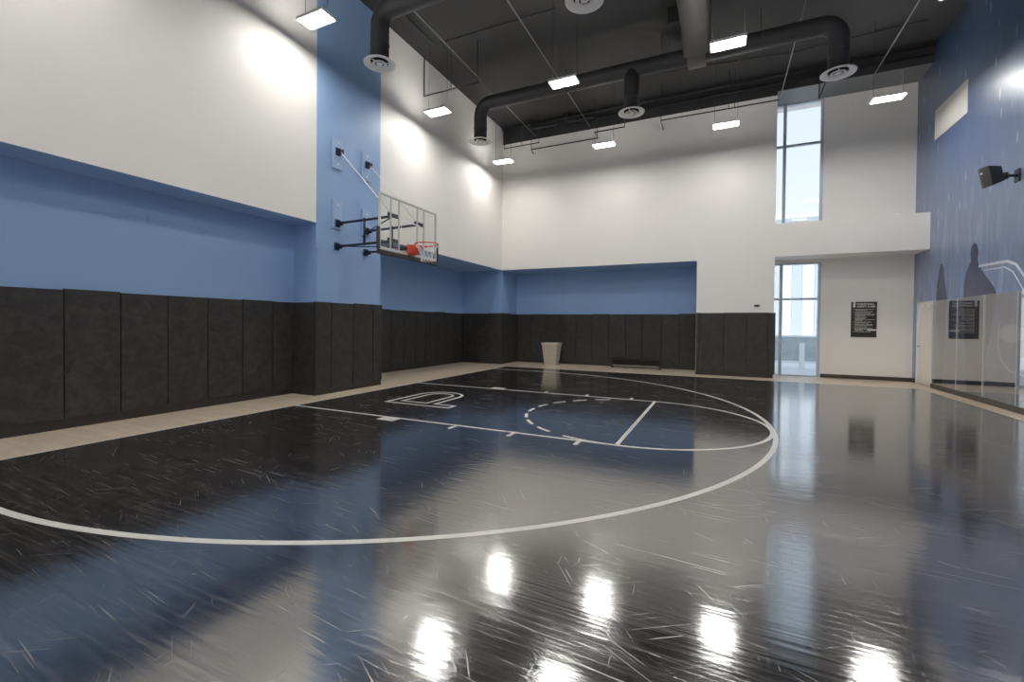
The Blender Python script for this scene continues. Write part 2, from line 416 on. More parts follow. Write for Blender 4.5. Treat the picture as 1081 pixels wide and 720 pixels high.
w = MB()
w.box(XL, 27.15, YB, YREC+.5, ZS, 26.65, 0, {'-z': 1})
w.box(XL, 20.4, YREC, YREC+.5, -.5, ZS, 1)
w.box(20.4, 27.15, YB, YREC+.5, -.5, ZS, 0, {'-x': 1})
w.box(31.35, XR, YBAY, YREC+.5, -.5, 27.0, 0)
w.box(27.15, 31.35, YBAY, YREC+.5, 11.2, 15.0, 0)
w.box(27.15, XR, YB, YBAY, ZS+.05, 14.6, 0)
w.box(27.15, XR, YBAY-.02, YREC+.5, 27.0, ZC+.5, 0)
w.build('wall_back', [WHITE, BLUE], kind='structure')
w = MB()
w.box(XL, 27.15, YB, YREC+.5, 26.65, ZC+.5, 0)
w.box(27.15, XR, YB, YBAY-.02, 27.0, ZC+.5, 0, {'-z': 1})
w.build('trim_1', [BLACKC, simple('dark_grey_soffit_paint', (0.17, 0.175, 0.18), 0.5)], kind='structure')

w = MB()
D0, D1, DZ = 24.45, 27.85, 7.15
w.box(XR, XR+.6, YF-.5, D0, -.5, ZC+.5)
w.box(XR, XR+.6, D1, YREC+.5, -.5, ZC+.5)
w.box(XR, XR+.6, D0, D1, DZ, ZC+.5)
wr = w.build('wall_right', [MURAL], kind='structure')
w = MB(); w.box(-7.6, XR+.6, YF-.5, YF, -.5, ZC+.5); w.build('wall_front', [WHITE], kind='structure')
w = MB(); w.box(-7.6, XR+.6, YF-.5, YREC+.5, ZC, ZC+.5); w.build('ceiling', [BLACKC], kind='structure')

# mural figures printed on the right wall
def mural_poly(name, poly, mat, d=0.012):
    MB().prism(poly, lambda u, v, q: (XR-q, u, v), 0.0, d).build(name, mat, wr)
def circ(cy, cz, ry, rz, n=20, a0=0, a1=2*PI): return [(cy+ry*math.cos(a0+(a1-a0)*i/n), cz+rz*math.sin(a0+(a1-a0)*i/n)) for i in range(n)]
body = [(19.3, 7.2), (19.25, 8.2), (19.0, 8.9), (18.55, 9.35), (18.35, 9.6), (18.45, 10.2), (18.3, 10.6), (17.95, 10.8), (17.6, 10.6), (17.4, 10.1), (17.5, 9.6), (17.3, 9.2), (16.7, 8.6), (15.9, 8.0), (15.3, 7.5), (15.1, 7.2), (15.5, 5.2), (16.2, 3.0), (16.4, 0.4), (18.6, 0.4), (18.9, 3.0)]
mural_poly('mural_figure', body, MFIG)
small = [(23.9, 7.2), (23.8, 8.4), (23.5, 9.3), (23.3, 9.9), (23.0, 10.0), (22.7, 9.6), (22.5, 8.7), (22.2, 7.8), (22.0, 7.2), (22.3, 3.0), (22.5, 0.4), (24.0, 0.4), (24.1, 3.0)]
mural_poly('mural_figure', small, MFIG)
def mural_line(pts, wd, d=0.014):
    m = MB()
    P = [Vector(p) for p in pts]
    m2 = MB().strip(pts, wd, 0, d)
    for v in m2.v: m.v.append((XR-v[2], v[0], v[1]))
    m.f, m.m, m.sm = m2.f, m2.m, m2.sm
    m.build('mural_line', MLINE, wr)
mural_line([(17.3, 9.1), (13.9, 9.0), (13.0, 8.7), (11.0, 6.9), (8.6, 5.3)], 0.16)
mural_line([(16.6, 8.75), (14.2, 8.68), (13.3, 8.3), (11.6, 6.5)], 0.07)
mural_poly('mural_ball', circ(13.2, 4.6, 1.35, 0.55, 24), MLINE, 0.016)
mural_line([(14.6, 5.2), (14.75, 3.9), (14.3, 2.9), (13.4, 2.35), (12.0, 2.2), (10.5, 2.6)], 0.16)

# ------------------------------------------------------------------ floor
XW, YW, XE = 0.33, 22.75, 37.1
f = MB()
f.box(-7.6, XR+.6, YF-.5, YREC+.5, -.5, -.02, 0)
f.box(-7.05, XW, YF, YREC, -.02, 0, 0)
f.box(XW, XR, YW, YREC, -.02, 0, 0)
f.box(XE, XR, YF, YW, -.02, 0, 0)
f.box(XW, XE, YF, YW, -.02, 0, 1)
fl = f.build('floor', [FLOORW, FLOORK], kind='structure')
ZL = 0.006
def arc(cx, cy, r, a0, a1, n=96): return [(cx+r*math.cos(a0+(a1-a0)*i/n), cy+r*math.sin(a0+(a1-a0)*i/n)) for i in range(n+1)]
LW = 0.17
BX = 0.33
def line(name, pts, wd=LW, closed=False, z=ZL):
    return MB().strip(pts, wd, 0, z, closed).build(name, LINEW, fl)
line('three_point_line', [(BX, 19.67), (5.25, 19.67)] + arc(5.25, 0, 19.67, PI/2, -PI/2, 160) + [(BX, -19.67)], 0.19)
line('lane_line', [(BX, -5.92), (19, -5.92)], LW)
line('lane_line', [(BX, 5.92), (19, 5.92)], LW)
line('free_throw_line', [(18.92, -6.0), (18.92, 6.0)], LW, z=ZL*1.2)
line('free_throw_arc', arc(18.92, 0, 5.93, PI/2+.12, -PI/2-.42, 80), LW, z=ZL*1.1)
line('baseline', [(XW+.05, YF+1), (XW+.05, YW)], 0.10)
for k in range(9):
    a = PI/2+.42+k*0.2757+0.05
    if k > 7: break
    line('dashed_arc_mark', arc(18.92, 0, 5.93, a, a+0.17, 6), LW, z=ZL*1.1)
for sgn in (-1, 1):
    y0, y1 = sgn*6.0, sgn*6.65
    MB().box(7.05, 8.1, min(y0, y1), max(y0, y1), 0, ZL*.9).build('lane_block', LINEW, fl)
    for x in (11.4, 14.4, 17.4):
        MB().box(x-.09, x+.09, min(y0, y1), max(y0, y1), 0, ZL*.9).build('lane_mark', LINEW, fl)
lg = MB()
lg.strip([(4.10, -2.35), (8.6, -2.35), (8.6, -1.62), (7.2, -1.62), (7.2, 1.15)] + arc(5.65, 1.15, 1.55, 0, PI, 24)[1:] + [(4.1, -1.75), (4.1, -2.35)][:1], 0.19, 0, ZL, True)
lg.strip([(4.78, -1.62), (4.78, 1.15)] + arc(5.68, 1.15, .9, PI, 0, 20)[1:] + [(6.58, -1.62)], 0.19, 0, ZL, True)
lg.build('floor_logo', LINEW, fl)

# ------------------------------------------------------------------ wall pads
pad_cache = {}
def pad_mesh(wd, h):
    key = (round(wd, 2), round(h, 2))
    if key in pad_cache: return pad_cache[key]
    import bmesh
    bm = bmesh.new(); nx, nz, t = 6, 14, 0.17
    g = {}
    for i in range(nx+1):
        for j in range(nz+1):
            u, v = i/nx, j/nz
            puff = 0.008*(1-(2*u-1)**6)*(1-(2*v-1)**10)
            x = (u-.5)*(wd-.045); z = v*h
            g[i, j] = bm.verts.new((x*FT, -(t-.035+puff)*FT, z*FT))
    back = {}
    for i in range(nx+1):
        for j in range(nz+1):
            if i in (0, nx) or j in (0, nz):
                back[i, j] = bm.verts.new(((i/nx-.5)*(wd-.004)*FT, 0, j/nz*h*FT))
    for i in range(nx):
        for j in range(nz):
            q = bm.faces.new((g[i, j], g[i+1, j], g[i+1, j+1], g[i, j+1])); q.smooth = False
    ring = [(i, 0) for i in range(nx)] + [(nx, j) for j in range(nz)] + [(i, nz) for i in range(nx, 0, -1)] + [(0, j) for j in range(nz, 0, -1)]
    for a, b2 in zip(ring, ring[1:]+ring[:1]):
        q = bm.faces.new((g[b2], g[a], back[a], back[b2])); q.material_index = 1
    q = bm.faces.new([back[a] for a in ring]); q.material_index = 1
    bmesh.ops.recalc_face_normals(bm, faces=bm.faces[:])
    me = bpy.data.meshes.new('wall_pad'); bm.to_mesh(me); bm.free()
    me.materials.append(VINYL); me.materials.append(VINYL_EDGE)
    pad_cache[key] = me
    return me
ORD = ['first', 'second', 'third', 'fourth', 'fifth', 'sixth', 'seventh', 'eighth', 'ninth', 'tenth', 'eleventh', 'twelfth', 'thirteenth', 'fourteenth']
def pad_row(axis, fixed, seams, rot, label_fn, group, z0=0.38, h=5.8):
    for i, (a, b2) in enumerate(zip(seams, seams[1:])):
        dz = random.choice((0, 0, .03, .05))
        o = bpy.data.objects.new('wall_pad', pad_mesh(b2-a, h+dz)); col.objects.link(o)
        c = (a+b2)/2
        o.location = Vector(((fixed, c, z0) if axis == 'y' else (c, fixed, z0)))*FT
        o.rotation_euler = (0, 0, rot)
        tag(o, label_fn(i), 'wall pad', group)
# near recess (seams 2.05 ft apart), facing +x : local -y must point to +x -> rot +90deg
near = [C0]; y = C0
first = [-2.78, -4.82]
ys = [-2.78, -4.45, -6.5, -8.57, -10.65, -12.72, -14.82, -16.9, -19.0][::-1]
n = len(ys)-1
pad_row('y', XN, ys, PI/2, lambda i: f'black padded wall panel in near left recess, {ORD[n-1-i]} leftwards from the blue column', 'pads in the near left recess', z0=.46, h=5.72)
pad_row('x', C0, [XN+.17, -1.34], 0, lambda i: 'black padded wall panel wrapping the side face of the blue column', 'pads around the blue column')
cs = [-2.95, -1.55, 0.49, 2.53, 3.6]
cn = ['narrow one at the left corner', 'second from the left corner', 'third from the left corner', 'narrow one at the right corner']
pad_row('y', XL, cs, PI/2, lambda i: f'black padded wall panel below the hoop, {cn[i]}', 'pads around the blue column', z0=0.42)
ys = [C1+.01+k*(YB-C1-.2)/11 for k in range(12)]
pad_row('y', XF, ys, PI/2, lambda i: f'dark padded wall panel in far left recess, {ORD[i]} from the blue column', 'pads in the far left recess')
xs = [XF+.17, -5.1, -3.3, XL+.16]
pad_row('x', YB, xs, 0, lambda i: f'dark padded wall panel on left face of the corner pier, {("leftmost", "middle", "rightmost")[i]} of three', 'pads on the corner pier')
pad_row('y', XL, [YB-.17, 27.6, YREC-.17], PI/2, lambda i: f'dark padded wall panel on right face of the corner pier, {("front", "rear")[i]} one', 'pads on the corner pier')
xs = [XL+.17, 0.55, 2.62, 4.60, 6.59, 8.60, 10.63, 12.60, 14.5, 16.55, 18.48, 20.35]
pad_row('x', YREC, xs, 0, lambda i: f'dark padded wall panel in back wall recess, {ORD[i]} from the corner pier', 'pads in the back wall recess')
xs = [20.42, 20.82, 22.9, 24.89, 26.7, 27.3]
mn = ['narrow strip beside the back recess', 'first wide pad right of the narrow strip', 'middle wide pad under bare white wall', 'wide pad under the small grey sensor', 'narrow strip beside the tall window']
pad_row('x', YB, xs, 0, lambda i: f'charcoal wall pad on main back wall, {mn[i]}', 'pads on the main back wall', z0=0.36)
# skirting under the pads
def base(name, *boxes, m=SKIRT):
    q = MB()
    for b_ in boxes: q.box(*b_)
    q.build(name, m, kind='structure')
base('baseboard_left', (XN, XN+.07, YF, C0, 0, .46), (XN+.07, XL+.1, C0-.12, C0, 0, .38), (XL, XL+.1, C0, C1+.1, 0, .42),
     (XF, XF+.12, C1, YB, 0, .38), (XF+.12, XL+.1, YB-.12, YB, 0, .38), (XL, XL+.1, YB, YREC, 0, .38))
base('baseboard_back', (XL+.1, 20.4, YREC-.1, YREC, 0, .38), (20.4, 27.15, YB-.1, YB, 0, .36))
base('baseboard_right', (31.4, XR-.04, YBAY-.06, YBAY, 0, .36), (XR-.05, XR, D1, YBAY-.06, 0, .36), m=BROWNB)
base('trim_2', (XR-.14, XR, YF, D0-.15, 0, .36), m=BROWNB)
q = MB()
for x0, x1, y0, y1 in ((XN, XN+.06, C0-.24, C0), (XN, XN+.24, C0-.06, C0), (XF, XF+.06, YB-.26, YB), (XF, XF+.24, YB-.06, YB), (XL, XL+.06, YREC-.24, YREC), (XL, XL+.24, YREC-.06, YREC), (20.28, 20.4, YREC-.06, YREC)):
    q.box(x0, x1, y0, y1, .38, 6.16)
q.build('trim_4', DARKGAP, kind='structure')
# boxed-out board low on the column
MB().box(XL, XL+.11, -2.74, 3.38, 6.2, 9.75).build('trim_3', BLUE, kind='structure')

# ------------------------------------------------------------------ door and wall panels on the right
dr = MB().box(XR+.10, XR+.28, D0+.12, D1-.12, 0.02, DZ-.12).build('door_1', DOORW, kind='structure', bevel=.01)
MB().box(XR-.03, XR+.55, D0, D0+.12, 0, DZ).box(XR-.03, XR+.55, D1-.12, D1, 0, DZ).box(XR-.03, XR+.55, D0+.12, D1-.12, DZ-.12, DZ).build('door_frame', GREYW, dr)
MB().box(XR+.28, XR+.55, D0+.12, D1-.12, 0, DZ-.12).build('door_backing', GREYW, dr)
MB().box(XR-.08, XR+.1, D0+.6, D0+1.5, DZ-.62, DZ-.38).tube([(XR-.04, D0+1.3, DZ-.38), (XR-.3, D0+.95, DZ-.3), (XR-.04, D0+.3, DZ-.2)], .03, 8).build('door_closer', GREYW, dr)
MB().tube([(XR+.1, D1-.5, 3.3), (XR-.1, D1-.5, 3.3), (XR-.1, D1-.85, 3.3)], .035, 8).build('door_handle', CONDUIT, dr)
seams = [24.1, 20.0, 16.25, 12.5, 8.75, 5.0, 1.2, -2.6, -6.4]
pn = ['beside the white door', 'in front of the dark mural figure', 'in front of the pale mural ball', 'fourth counted from the white door', 'fifth counted from the white door', 'sixth counted from the white door', 'seventh counted from the white door', 'eighth counted from the white door']
for i, (a, b_) in enumerate(zip(seams, seams[1:])):
    o = thing('clear_wall_panel', f'clear glossy panel over lower blue mural, {pn[i]}', 'wall panel', (XR, (a+b_)/2, .36), 'clear panels over the mural')
    MB().box(XR-.10, XR-.085, b_+.03, a-.03, .36, 7.1).build('panel_sheet', PANEL, o)
    MB().box(XR-.11, XR-.0, b_-.025, b_+.025, .36, 7.1).build('seam_strip', GREYW, o)
MB().box(XR-.03, XR, 19.35, 24.85, 20.32, 22.75).build('panel_board', WPLAQUE, bevel=.01)
tag(bpy.data.objects['panel_board'], 'blank white rectangular board high on the blue mural wall', 'board')

# ------------------------------------------------------------------ windows
def window(name, x0, x1, z0, z1, mull, trans, y=YBAY+.25):
    root = bpy.data.objects.new(name, None); col.objects.link(root); root['kind'] = 'structure'; root.location = Vector((x0, y, z0))*FT; WLOC[root.name] = (x0, y, z0)
    fr = MB(); t = .12; d = .22
    fr.box(x0, x0+t, y-d, y+d, z0, z1).box(x1-t-.1, x1, y-d, y+d, z0, z1).box(x0+t, x1-t-.1, y-d, y+d, z1-t, z1).box(x0+t, x1-t-.1, y-d, y+d, z0, z0+t)
    fr.build('window_frame', FRAME, root)
    m = MB(); m.box(mull-.13, mull+.13, y-.2, y+.2, z0+t, z1-t); m.build('mullion', FRAME, root)
    m = MB()
    for z in trans: m.box(x0+t, mull-.13, y-.16, y+.16, z-.1, z+.1).box(mull+.13, x1-t-.1, y-.16, y+.16, z-.1, z+.1)
    m.build('transom', FRAME, root)
    zs = [z0+t]+[q for z in trans for q in (z-.1, z+.1)]+[z1-t]
    for a, b_ in ((x0+t, mull-.13), (mull+.13, x1-t-.1)):
        for k in range(0, len(zs), 2):
            MB().box(a, b_, y-.02, y+.02, zs[k], zs[k+1]).build('window_pane', GLASSW, root)
window('window_1', 27.15, 31.35, 15.0, 27.0, 28.15, [22.9])
window('window_2', 27.15, 31.35, 0.0, 11.2, 28.05, [7.65])

# ------------------------------------------------------------------ outside
MB().box(5, 90, YREC+.5, 130, -.6, -.12).build('terrace_ground', OUTG, kind='structure')
b = thing('building', 'tall white building with vertical panels outside the lower window', 'building', (36, 70, 0))
MB().box(20, 62, 71, 84, -.1, 24.2).build('wall', BLDG, b)
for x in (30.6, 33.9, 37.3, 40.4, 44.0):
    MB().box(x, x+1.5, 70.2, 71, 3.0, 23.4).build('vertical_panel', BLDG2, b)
MB().box(19.6, 62.4, 70.4, 84.3, 24.2, 24.9).build('parapet', BLDG, b)
s = thing('screen_fence', 'grey mesh screen fence outside the lower window', 'fence', (30, 41, 0))
MB().box(26, 50, 41.0, 41.1, .75, 3.65).build('mesh_panel', SCREEN, s)
MB().box(26, 50, 40.9, 41.2, 3.65, 3.85).build('top_rail', OUTW, s)
MB().box(26, 50, 40.9, 41.2, .45, .75).build('bottom_rail', OUTW, s)
for x in (27.5, 31.55, 35.6, 39.6): MB().box(x-.28, x+.28, 40.8, 41.3, -.12, 2.95).build('post', OUTW, s)

# ------------------------------------------------------------------ basketball hoop
H = thing('basketball_hoop', 'wall-mounted glass basketball backboard with orange rim on the blue column', 'basketball hoop', (XL, 0, 10))
BXF = 4.06
zb0, zb1, yb = 9.32, 12.78, 3.03
MB().box(BXF-.04, BXF, -yb+.1, yb-.1, zb0+.1, zb1-.1).build('glass_board', GLASSB, H)
q = MB()
q.box(BXF-.1, BXF+.02, -yb, -yb+.11, zb0, zb1).box(BXF-.1, BXF+.02, yb-.11, yb, zb0, zb1).box(BXF-.1, BXF+.02, -yb+.11, yb-.11, zb1-.11, zb1).box(BXF-.1, BXF+.02, -yb+.11, yb-.11, zb0, zb0+.2)
q.build('board_frame', BFRAME, H)
q = MB(); a_, z_ = 1.0, 11.45
q.box(BXF+.001, BXF+.012, -a_, a_, z_, z_+.06).box(BXF+.001, BXF+.012, -a_, -a_+.05, 10.0, z_).box(BXF+.001, BXF+.012, a_-.05, a_, 10.0, z_)
q.build('target_square', WHITEM, H)
for y in (-1.8, -1.0, .95, 1.72): MB().box(BXF-.20, BXF-.12, y-.035, y+.035, zb0+.05, zb1-.05).build('frame_upright', BFRAME, H)
q = MB()
q.box(BXF-.12, BXF+.1, -yb-.12, yb+.12, zb0-.28, zb0-.003)
for sg in (-1, 1):
    a0, a1 = sorted((sg*(yb+.005), sg*(yb+.16)))
    q.box(BXF-.12, BXF+.1, a0, a1, zb0-.003, zb0+1.35)
q.build('edge_padding', PADG, H, bevel=.05)
# rim
RX = BXF+1.32
ring = [(RX+.77*math.cos(t*2*PI/40), .77*math.sin(t*2*PI/40), 10.0) for t in range(40)]
q = MB().tube(ring, .035, 10, closed=True)
rim = q.build('rim', ORANGE, H)
q = MB()
q.prism([(-.40, 10.02), (.40, 10.02), (.36, 9.35), (-.36, 9.35)], lambda u, v, d: (d, u, v), BXF+.02, BXF+.10)
q.prism([(BXF+.1, 10.0), (BXF+.60, 9.98), (BXF+.60, 9.80), (BXF+.42, 9.42), (BXF+.1, 9.38)], lambda u, v, d: (u, d, v), -.32, .32)
q.tube([(BXF+.4, -.22, 9.93), (RX-.5, -.56, 9.93), (RX-.2, -.73, 9.97)], .03, 8).tube([(BXF+.4, .22, 9.93), (RX-.5, .56, 9.93), (RX-.2, .73, 9.97)], .03, 8)
q.build('rim_bracket', ORANGE, H, bevel=.01)
q = MB(); nn = 12; lev = [(.77, 9.96), (.60, 9.76), (.48, 9.54), (.40, 9.30), (.37, 9.08), (.39, 8.88)]
for k in range(nn):
    for dr_ in (-1, 1):
        pts = []
        for i, (r, z) in enumerate(lev):
            an = 2*PI*(k + dr_*i*.5)/nn
            pts.append((RX+r*math.cos(an), r*math.sin(an), z))
        q.tube(pts, .014, 5, caps=False)
q.build('net', NETW, H)
# wall boards and struts
for y in (-1.06, 1.80):
    for z0, z1 in ((15.5, 17.6), (11.35, 13.3)):
        p_ = MB().box(XL, XL+.14, y-.42, y+.42, z0, z1).build('mounting_board', BLUEB, H, bevel=.015)
        for zz in (z0+.3, z1-.3):
            MB().tube([(XL+.14, y, zz), (XL+.18, y, zz)], .06, 10).build('bolt', WHITEM, p_)
def clamp(y, z, x=XL+.14):
    MB().box(x, x+.06, y-.2, y+.2, z-.26, z+.26).box(x+.06, x+.38, y-.16, y-.1, z-.14, z+.14).box(x+.06, x+.38, y+.1, y+.16, z-.14, z+.14).tube([(x+.28, y-.2, z), (x+.28, y+.2, z)], .06, 10).build('wall_clamp', ARM, H)
for y, yb_ in ((-1.06, -1.4), (1.80, 1.35)):
    for z in (11.73, 10.14):
        x0 = XL+.14 if z > 11 else XL+.05
        clamp(y, z, XL+.14 if z > 11 else XL+.05)
        MB().tube([(x0+.25, y, z), (BXF-.35, yb_, z-.05)], .085, 12).build('support_arm', ARM, H)
        MB().box(BXF-.34, BXF-.20, min(yb_-.5, yb_+.5), max(yb_-.5, yb_+.5), z-.14, z+.08).build('board_bracket', ARM, H)
    xm = 1.22; ym = y+(yb_-y)*.5
    MB().tube([(xm, ym, 10.02), (xm, ym, 11.85)], .08, 10).build('arm_brace', ARM, H)
    clamp(y, 16.66)
    MB().tube([(XL+.4, y, 16.62), (BXF-.36, yb_, 11.75)], .035, 8).build('tension_rod', WHITEM, H)
MB().tube([(XL+.3, -1.0, 10.15), (BXF-.4, 1.3, 10.1)], .04, 8).build('cross_brace', ARM, H)
MB().tube([(XL+.3, 1.75, 11.7), (BXF-.4, -1.3, 11.68)], .04, 8).build('cross_brace', ARM, H)

# ------------------------------------------------------------------ ceiling lights
LX = [1.25, 12.15, 22.8, 33.9]; LY = [19.8, 7.25, -5.3, -17.9, -30.4]; LZ = 22.4
rowname = ['row nearest the back wall', 'second row from the back wall', 'third row from the back wall', 'fourth row from the back wall', 'row farthest from the back wall']
colname = ['nearest the left wall', 'second from the left wall', 'third from the left wall', 'nearest the mural wall']
hw, hd = .98, .52
def make_light():
    t = thing('ceiling_light', '', 'ceiling light', (0, 0, LZ), 'hanging led panels')
    q = MB()
    q.box(-hw-.05, hw+.05, -hd-.05, hd+.05, LZ+.05, LZ+.16)
    q.box(-hw-.05, -hw, -hd-.05, hd+.05, LZ, LZ+.05).box(hw, hw+.05, -hd-.05, hd+.05, LZ, LZ+.05).box(-hw, hw, -hd-.05, -hd, LZ, LZ+.05).box(-hw, hw, hd, hd+.05, LZ, LZ+.05)
    q.build('housing', DIFF, t)
    for k in (-1, 0, 1):
        MB().box(-hw+.04, hw-.04, k*.34-.125, k*.34+.125, LZ+.012, LZ+.04).build('led_strip', LED, t)
    MB().box(-hw+.15, hw-.15, -.35, .35, LZ+.16, LZ+.19).build('added_fill_glow', UPFILL, t)  # added glowing slab on the housing, fills the walls above the lamps
    for sx in (-1, 1):
        MB().tube([(sx*(hw-.08), 0, LZ+.16), (sx*(hw-.08), 0, ZC)], .012, 5).build('hanging_cable', BLACKM, t)
    return t
proto = make_light()
for r, y in enumerate(LY):
    for c, x in enumerate(LX):
        o = proto if (r, c) == (0, 0) else copy_tree(proto)
        o.location = Vector((x, y, LZ))*FT
        o['label'] = f'lit hanging led panel, {rowname[r]}, {colname[c]}'

# ------------------------------------------------------------------ ducts with round diffusers
def elbow_pts(a, corner, b_, r, n=8):
    a, c, b_ = Vector(a), Vector(corner), Vector(b_)
    u = (a-c).normalized(); v = (b_-c).normalized()
    cen = c+u*r+v*r; out = []
    for i in range(n+1):
        t = i/n*PI/2
        out.append(cen - v*r*math.cos(t) - u*r*math.sin(t))
    return out
DZc, DR, DZ0 = 26.1, .62, 22.65
def diffuser(parent, x, y):
    d = MB()
    d.lathe([(.60, .20), (.62, .05), (.98, -.02), (1.07, -.06), (1.06, -.10), (.92, -.12), (.78, -.06), (.62, .03)], (x, y, DZ0), 40)
    o = d.build('round_diffuser', DIFF, parent)
    MB().lathe([(.0, .02), (.60, .02), (.60, .05), (0, .05)], (x, y, DZ0), 32).build('dark_throat', DARKGAP, o)
    q = MB()
    q.lathe([(.50, -.14), (.50, -.10), (.34, -.05), (.30, -.09), (.50, -.14)], (x, y, DZ0), 32)
    q.lathe([(0, -.12), (.2, -.12), (.22, -.08), (0, -.06)], (x, y, DZ0), 24)
    for k in range(3):
        a = k*2*PI/3+.4
        q.obox((x+.4*math.cos(a), y+.4*math.sin(a), DZ0-.06), (math.cos(a), math.sin(a), 0), (-math.sin(a), math.cos(a), 0), (0,0,1), .24, .03, .02)
    q.build('diffuser_cone', DIFF, o)
for y0, lab in ((14.35, 'dark round air duct across the ceiling nearest the back wall, with three white diffusers'),
                (-.05, 'dark round air duct across the ceiling above the hoop, with white diffusers')):
    D = thing('air_duct', lab, 'air duct', (15.6, y0, DZc), 'round ceiling ducts')
    xa, xb = 1.4, 29.75
    path = [(xa, y0, DZ0+.1)] + elbow_pts((xa, y0, DZ0), (xa, y0, DZc), (xb, y0, DZc), 1.1) + [(8, y0, DZc), (15, y0, DZc), (22, y0, DZc)] + elbow_pts((xa, y0, DZc), (xb, y0, DZc), (xb, y0, DZ0), 1.1) + [(xb, y0, DZ0+.1)]
    MB().tube(path, DR, 28).build('duct_run', DUCT, D)
    MB().tube([(15.7, y0, DZ0+.1), (15.7, y0, DZc)], DR*.98, 28).build('duct_drop', DUCT, D)
    for x in (xa, 15.7, xb): 
        diffuser(D, x, y0)
        MB().tube([(x, y0, DZ0+1.15), (x, y0, DZ0+1.22)], DR+.03, 28).build('duct_collar', DUCT, D)
    for x in (6, 11, 18, 25):
        MB().tube([(x, y0, DZc+DR*.9), (x, y0, ZC)], .02, 6).build('duct_hanger', BLACKM, D)
        ringp = [(x, y0+(DR+.02)*math.cos(t*PI/12), DZc+(DR+.02)*math.sin(t*PI/12)) for t in range(24)]
        MB().tube(ringp, .02, 5, closed=True).build('duct_strap', BLACKM, D)
# wide ribbed flexible duct joining from above
F = bpy.data.objects['air_duct']
pts = []; rad = []
for i in range(90):
    t = i/89
    y = 1.0 + t*13.0
    z = 27.2 - 1.0*max(0, (t-.8)/.2)**2
    pts.append((20.55+.1*t, y, z)); rad.append(.97+(.05 if i % 2 else 0))
MB().tube(pts, rad, 28).build('ribbed_hose', GREYDUCT, F)
MB().box(18.75, 19.6, 11.4, 15.2, 27.3, ZC).build('damper_box', DUCT, F)
MB().tube([(20.0, 14.35, 26.1), (21.3, 14.35, 26.1)], .93, 28).build('boot_collar', GREYDUCT, F)

# conduits along the room
for x, lab in ((2.75, 'nearest the left wall'), (9.2, 'second from the left wall'), (27.5, 'above the tall window'), (34.4, 'nearest the mural wall')):
    o = MB().tube([(x, YF, 27.0), (x, YB-.1 if x < 27 else YBAY-2.2, 27.0)], .05, 8).build('conduit', CONDUIT)
    if x < 27:
        pass
    tag(o, f'long thin pale conduit running under the black ceiling, {lab}', 'pipe', 'pale ceiling conduits')
# sprinkler pipes
def pipe(pts, r, lab, hang=(), m=BLACKM):
    p0 = pts[0]
    t = thing('sprinkler_pipe', lab, 'pipe', p0, 'black sprinkler pipes')
    MB().tube(pts, r, 8).build('pipe_run', m, t)
    for (x, y, z) in hang: MB().tube([(x, y, z+r), (x, y, ZC)], .03 if r < .07 else .04, 6).build('hanger_rod', m, t)
    return t
pipe([(-1.3, 8.85, ZC), (-1.3, 8.85, 25), (4.2, 8.85, 25)], .06, 'thin black bracket pipe hanging by the left wall above the second lamp', [(1.5, 8.85, 25), (4.1, 8.85, 25)])
pipe([(0.06, 22.6, 28.0), (0.06, 22.6, 25), (4.3, 22.6, 25)], .06, 'thin black bracket pipe in the left back corner', [(0.06, 22.6, 27.9), (2.2, 22.6, 25), (4.25, 22.6, 25)])
pipe([(2.73, 24.75, 24.75), (2.73, 24.1, 25), (10.5, 24.1, 25), (10.5, 22.5, 25), (13.6, 22.5, 25), (13.6, 22.5, 25.6)], .06, 'thin black zigzag pipe in front of the middle of the back wall', [(2.75, 24.1, 25), (10.4, 24.1, 25), (13.55, 22.5, 25.55)])
pipe([(17.05, 24.8, 25), (17.05, 22.5, 25), (27.0, 22.6, 25)], .06, 'long thin black bracket pipe left of the tall window', [(17.1, 22.5, 25), (23.0, 22.56, 25), (23.5, 22.57, 25)])
pipe([(30.3, 24.8, 28.0), (30.3, 24.8, 25.4), (31.0, 23.6, 27.6)], .06, 'thin black V-shaped bracket right of the tall window top', [(30.3, 24.8, 27.9), (31.0, 23.6, 27.5)])
pipe([(XL+.3, 24.5, 28.05), (XR-.2, 24.5, 28.05)], .10, 'thick dark pipe along the top of the back wall, upper one', [(x, 24.5, 28.1) for x in (4, 12, 20, 28, 36)])
pipe([(XL+8, 25.0, 27.55), (XR-.2, 25.0, 27.55)], .07, 'dark pipe along the top of the back wall, lower one', [(x, 25.0, 27.6) for x in (8, 16, 24, 32)])
pipe([(.62, YF+2, 28.3), (.62, 7.5, 28.3), (11.3, 7.7, 28.3), (9.4, 13.9, 28.3), (9.4, 19, 28.3)], .05, 'thin dark bent pipe across the ceiling above the left lamps', [(x, y, 28.3) for x, y in ((.62, 0), (6, 7.6), (9.4, 18))])
pipe([(17.2, 19.9, 28.3), (28.0, 21.4, 28.3), (36.4, 20.8, 28.3)], .05, 'thin dark pipe across the ceiling over the right lamps', [(20, 20.29, 28.3), (33, 21.04, 28.3)])
for x in (2.6, 6.9):
    o = MB().tube([(x, 24.2, ZC)] + elbow_pts((x, 24.2, 28.3), (x, 24.2, 27.4), (x+3, 24.2, 27.4), .35) + [(x+3, 24.3, 27.45)], .13, 12).build('drain_pipe', DUCT)
    tag(o, 'dark bent pipe under the ceiling by the back wall, ' + ('left one' if x < 4 else 'right one'), 'pipe', 'bent drain pipes')

